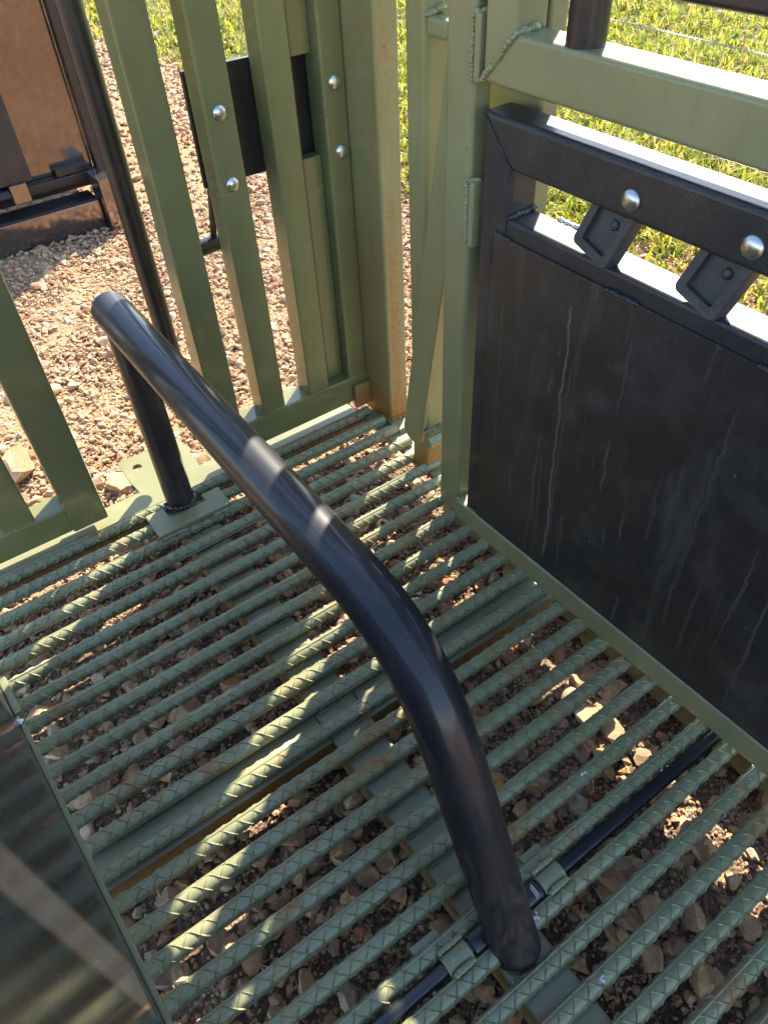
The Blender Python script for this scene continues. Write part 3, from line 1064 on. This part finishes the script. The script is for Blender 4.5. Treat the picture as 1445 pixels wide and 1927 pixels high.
mitred('bottom_rail', [(.0, -.014), (-1.8, .056), (-1.8, .136), (-.001, .060)], -.010, .050, M['green'], gate, .007)
weld('weld_bead', [(-.006, .002, -.004), (-.004, -.003, .060)], .005, M['green'], gate, 70)
mitred('rail', [(-.0245, 1.1865), (E_, 1.1865), (E_, 1.278), (-.1065, 1.278)], 0, .08, M['green'], upper)
mitred('stile', [(-.024, 1.1875), (-.106, 1.2790), (-.106, 2.45), (-.024, 2.45)], 0, .08, M['green'], upper)
weld('weld_bead', [(-.001, -.024, 1.189), (-.001, -.105, 1.276)], .0068, M['green'], upper, 80, .28)
weld('weld_bead', [(.004, -.107, 1.280), (.05, -.107, 1.283)], .009, M['green'], upper, 81)
for i, yy in enumerate((-.238, -.66, -1.08, -1.5)):
    pb = pipe('round_bar', [(.036, yy, 1.2775), (.036, yy, 1.3655)], .0335, M['black'], upper, 28)
mitred('black_rail', [(-.1065, 1.366), (E_, 1.366), (E_, 1.46), (-.1065, 1.46)], -.002, .078, M['black'], upper)
box('top_sheet', .020, .032, E_, -.107, 1.4605, 2.45, M['black'], upper, .002)
tube_box('top_rail', 0, .08, E_, .086, 2.4505, 2.55, 1, M['green'], upper, .01)

# ================================================================== BLACK DOOR
door = thing('sheeted_gate_leaf', 'black steel gate leaf with dried drip marks inside the green frame', 'gate leaf')
T1, T0 = 1.140, 1.046          # top rail
mitred('top_rail', [(-.036, T1), (-.122, T0), (-1.75, T0), (-1.75, T1)], .001, .081, M['frame'], door, .012)
mitred('stile', [(-.0355, T1 - .001), (-.0355, .030), (-.1215, .030), (-.1215, T0 - .001)], .001, .081, M['frame'], door, .012)
weld('weld_bead', [(.0, -.038, T1 - .006), (.0, -.120, T0 + .004)], .0036, M['frame'], door, 90, .5)
tube_box('middle_rail', .0015, .0810, -1.75, -.1225, .868, .952, 1, M['frame'], door, .010)
weld('weld_bead', [(.006, -.124, .955), (.075, -.124, .958)], .007, M['frame'], door, 91)
weld('weld_bead', [(.079, -.19, .953), (.079, -.28, .953)], .006, M['zinc'], door, 96)
sh = box('sheet', -.0045, .0005, -1.75, -.0885, .0310, .914, M['door'], door, .0012, 2)
sh['label'] = 'black sheet with pale dried drips'
weld('weld_bead', [(-.003, -.092, .914), (-.003, -.135, .914)], .0055, M['frame'], door, 92)
weld('weld_bead', [(-.003, -.086, .912), (-.003, -.084, .85)], .0032, M['frame'], door, 93)
weld('weld_bead', [(-.003, -.405, .914), (-.003, -.475, .914)], .0065, M['frame'], door, 94)
weld('weld_bead', [(-.003, -.73, .914), (-.003, -.80, .914)], .0065, M['frame'], door, 95)
bolt((.001, -.415, 1.082), (-1, 0, 0), door, 1.25)
bolt((.001, -.650, 1.084), (-1, 0, 0), door, 1.25)
def latch(yc_, zc_, name):
    """open tray hung on the bolt, swung aside"""
    ang = math.radians(17)
    w, h, d, rim = .0475, .150, .034, .018
    bm = bmesh.new()
    R = Matrix.Translation((.004, yc_, zc_ + .13)) @ Matrix.Rotation(math.radians(11), 4, 'Y') @ Matrix.Translation((0, 0, -.13)) @ Matrix.Rotation(ang, 4, 'X')
    # local: y across, z up from the bottom edge
    def rr(y0, y1, z0, z1, rad, n=5):
        pts = []
        for cy, cz, a0 in ((y1 - rad, z1 - rad, 0), (y0 + rad, z1 - rad, 90), (y0 + rad, z0 + rad, 180), (y1 - rad, z0 + rad, 270)):
            for k in range(n + 1):
                a = math.radians(a0 + 90 * k / n)
                pts.append((cy + rad * math.cos(a), cz + rad * math.sin(a)))
        return pts
    o = rr(-w, w, 0, h, .012)
    i_ = rr(-w + rim, w - rim, rim, h - rim, .004)
    x0 = .010
    rows = []
    for pts, x in ((o, x0 + d), (o, x0 + .003), ([(y * .97, z * .985 + .001) for y, z in o], x0), (i_, x0), (i_, x0 + .012)):
        rows.append([bm.verts.new(R @ Vector((x, y, z))) for y, z in pts])
    n = len(o)
    for a, c in zip(rows, rows[1:]):
        for k in range(n):
            bm.faces.new((a[k], a[(k + 1) % n], c[(k + 1) % n], c[k]))
    bm.faces.new(rows[0]); bm.faces.new(list(reversed(rows[-1])))
    bmesh.ops.recalc_face_normals(bm, faces=bm.faces[:])
    t = from_bm('latch', bm, M['rubber'], door, angle=40)
    b = link_mesh('bolt', BOLT, None, t)
    q = Vector((-1, 0, 0)).to_track_quat('Z', 'Y')
    b.matrix_local = R @ Matrix.Translation((x0 + .012, -.012, .072)) @ q.to_matrix().to_4x4() @ Matrix.Diagonal((.62, .62, .8, 1))
    b.data = BOLT.copy()
    b.data.materials.clear()
    b.data.materials.append(M['rubber'])
    return t
latch(-.350, .962, 'latch')
latch(-.584, .962, 'latch')

# ================================================================== LEFT SIDE PANEL
lp = thing('black_sheet_barrier', 'glossy black sheet barrier with green edge at lower left', 'barrier')
rz = math.atan2(.045, .9)
mt = Matrix.Translation((-1.307, .231, 0)) @ Matrix.Rotation(rz, 4, 'Z')
box('sheet', -.022, -.012, -1.9, 0.0, .006, 1.0, M['sheet'], lp, .001, 2, mt)
box('edge_angle', -.0115, .000, -1.9, -.128, .0015, .010, M['green'], lp, .002, 2, mt)
box('edge_tube', -.0115, .008, -.127, .001, .0015, .030, M['green'], lp, .004, 2, mt)
box('stile', -.065, -.0225, -.05, .001, .03, 1.0, M['green'], lp, .006, 3, mt)
c = weld('weld_bead', [mt @ Vector((-.012, -.128, .012)), mt @ Vector((-.010, -.142, .012))], .010, M['zinc'], lp, 97)
c['label'] = 'bare shiny weld lump'
tube_box('top_rail', -1.385, -1.325, -1.7, .20, 1.002, 1.06, 1, M['green'], lp, .01)

# ================================================================== BLACK STEEL BOX BEHIND
bx = thing('black_steel_cage', 'black steel cage with glossy sheet side standing on the gravel', 'cage')
YB = 3.2
box('skid', -2.4, .025, YB, YB + .17, GZ - .03, -.042, M['shed'], bx, .006)
box('skid_strip', -2.4, .020, YB + .012, YB + .165, -.0415, -.034, M['black'], bx, .002)
box('lower_rail', -2.4, .105, YB + .17, YB + .235, .005, .062, M['black'], bx, .006)
sheet = box('side_sheet', -2.4, .108, YB + .240, YB + .247, -.040, 1.9, M['shed'], bx, .001)
sheet['label'] = 'glossy dark sheet reflecting sunlit gravel'
tube_box('corner_post', .110, .172, YB + .17, YB + .25, GZ, 1.95, 2, M['black'], bx, .008)
tube_box('corner_post', .174, .300, YB + .19, YB + .27, -.02, 1.95, 2, M['shed'], bx, .008)
tube_box('stub_tube', .030, .108, YB - .08, YB + .10, GZ - .02, .082, 2, M['shed'], bx, .007)
tube_box('door_leaf', -1.4, -.262, YB + .10, YB + .16, .115, 1.9, 2, M['frame'], bx, .008)
tube_box('door_foot', -.40, -.305, YB + .08, YB + .15, .020, .1145, 2, M['shed'], bx, .006)
pipe('door_roller', [(-.95, YB + .115, .065), (-.405, YB + .115, .065)], .032, M['black'], bx, 18)
box('gusset', -.12, .07, YB + .18, YB + .238, .0625, .105, M['black'], bx, .004)
tube_box('top_rail', -2.4, .30, YB + .17, YB + .27, 1.952, 2.03, 0, M['black'], bx, .008)
box('end_sheet', .230, .238, YB + .272, YB + 1.5, -.05, 1.9, M['shed'], bx, .001)

# ================================================================== WIRE FENCE
wf = thing('wire_fence', 'barbed wire fence running across the grass', 'wire fence')
def wire(z):
    bm = bmesh.new()
    for ph in (0, math.pi):
        pts = [(3.0 + .0035 * math.cos(ph + y * 90), y, z + .0035 * math.sin(ph + y * 90) - .015 * math.sin((y + 4) * .7)) for y in np.linspace(-4, 8, 900)]
        sweep(bm, pts, .0022, 5)
    return from_bm('strand', bm, M['wire'], wf)
wire(.49); wire(.80)
for z in (.49, .80):
    for i in range(60):
        y = -3.9 + i * .2
        zz = z - .015 * math.sin((y + 4) * .7)
        bm = bmesh.new()
        for a in (0.6, 2.2):
            d = Vector((math.cos(a), .35, math.sin(a))) * .016
            sweep(bm, [Vector((3.0, y, zz)) - d, Vector((3.0, y, zz)) + d], [.0012, .0012], 4)
        from_bm('barb', bm, M['wire'], wf)
for y in (-3.8, 7.8):
    tube_box('fence_post', 2.985, 3.03, y, y + .04, GZ - .1, 1.15, 2, M['green'], wf, .004)
# small weeds under the fence
def weeds():
    rng = np.random.default_rng(8)
    T = []
    spots = [(3.3, 1.62, .10), (3.05, 2.5, .07), (2.7, 1.2, .06), (2.5, 2.2, .06), (3.6, 2.4, .09), (1.9, 3.6, .06), (2.4, 4.4, .07)]
    for i, (x, y, s) in enumerate(spots):
        V, F = [], []
        for k in range(26):
            a = rng.uniform(0, 6.28); l = s * rng.uniform(.5, 1.1); el = rng.uniform(.4, 1.3)
            d = np.array([math.cos(a) * math.cos(el), math.sin(a) * math.cos(el), math.sin(el)])
            sd = np.array([-math.sin(a), math.cos(a), 0]) * l * .2
            b0 = np.array([x, y, GZ]) + d * l * rng.uniform(0, .4)
            q = [b0, b0 + d * l * .45 + sd, b0 + d * l * .5 - sd, b0 + d * l + np.array([0, 0, -l * .2])]
            n0 = len(V); V += [p.tolist() for p in q]
            F += [(n0, n0 + 2, n0 + 1), (n0 + 1, n0 + 2, n0 + 3)]
        me = bpy.data.meshes.new('weed')
        me.from_pydata(V, [], F)
        o = link_mesh('weed', me, M['grass'])
        tag(o, ['tall leafy green weed beside the wire fence', 'small leafy weed under the wire', 'low green weed in the grass near the gate', 'low green weed at the gravel edge', 'leafy weed behind the wire fence', 'small weed at the far gravel edge', 'farthest small weed on the turf'][i], 'weed', 'weeds in the grass')
weeds()
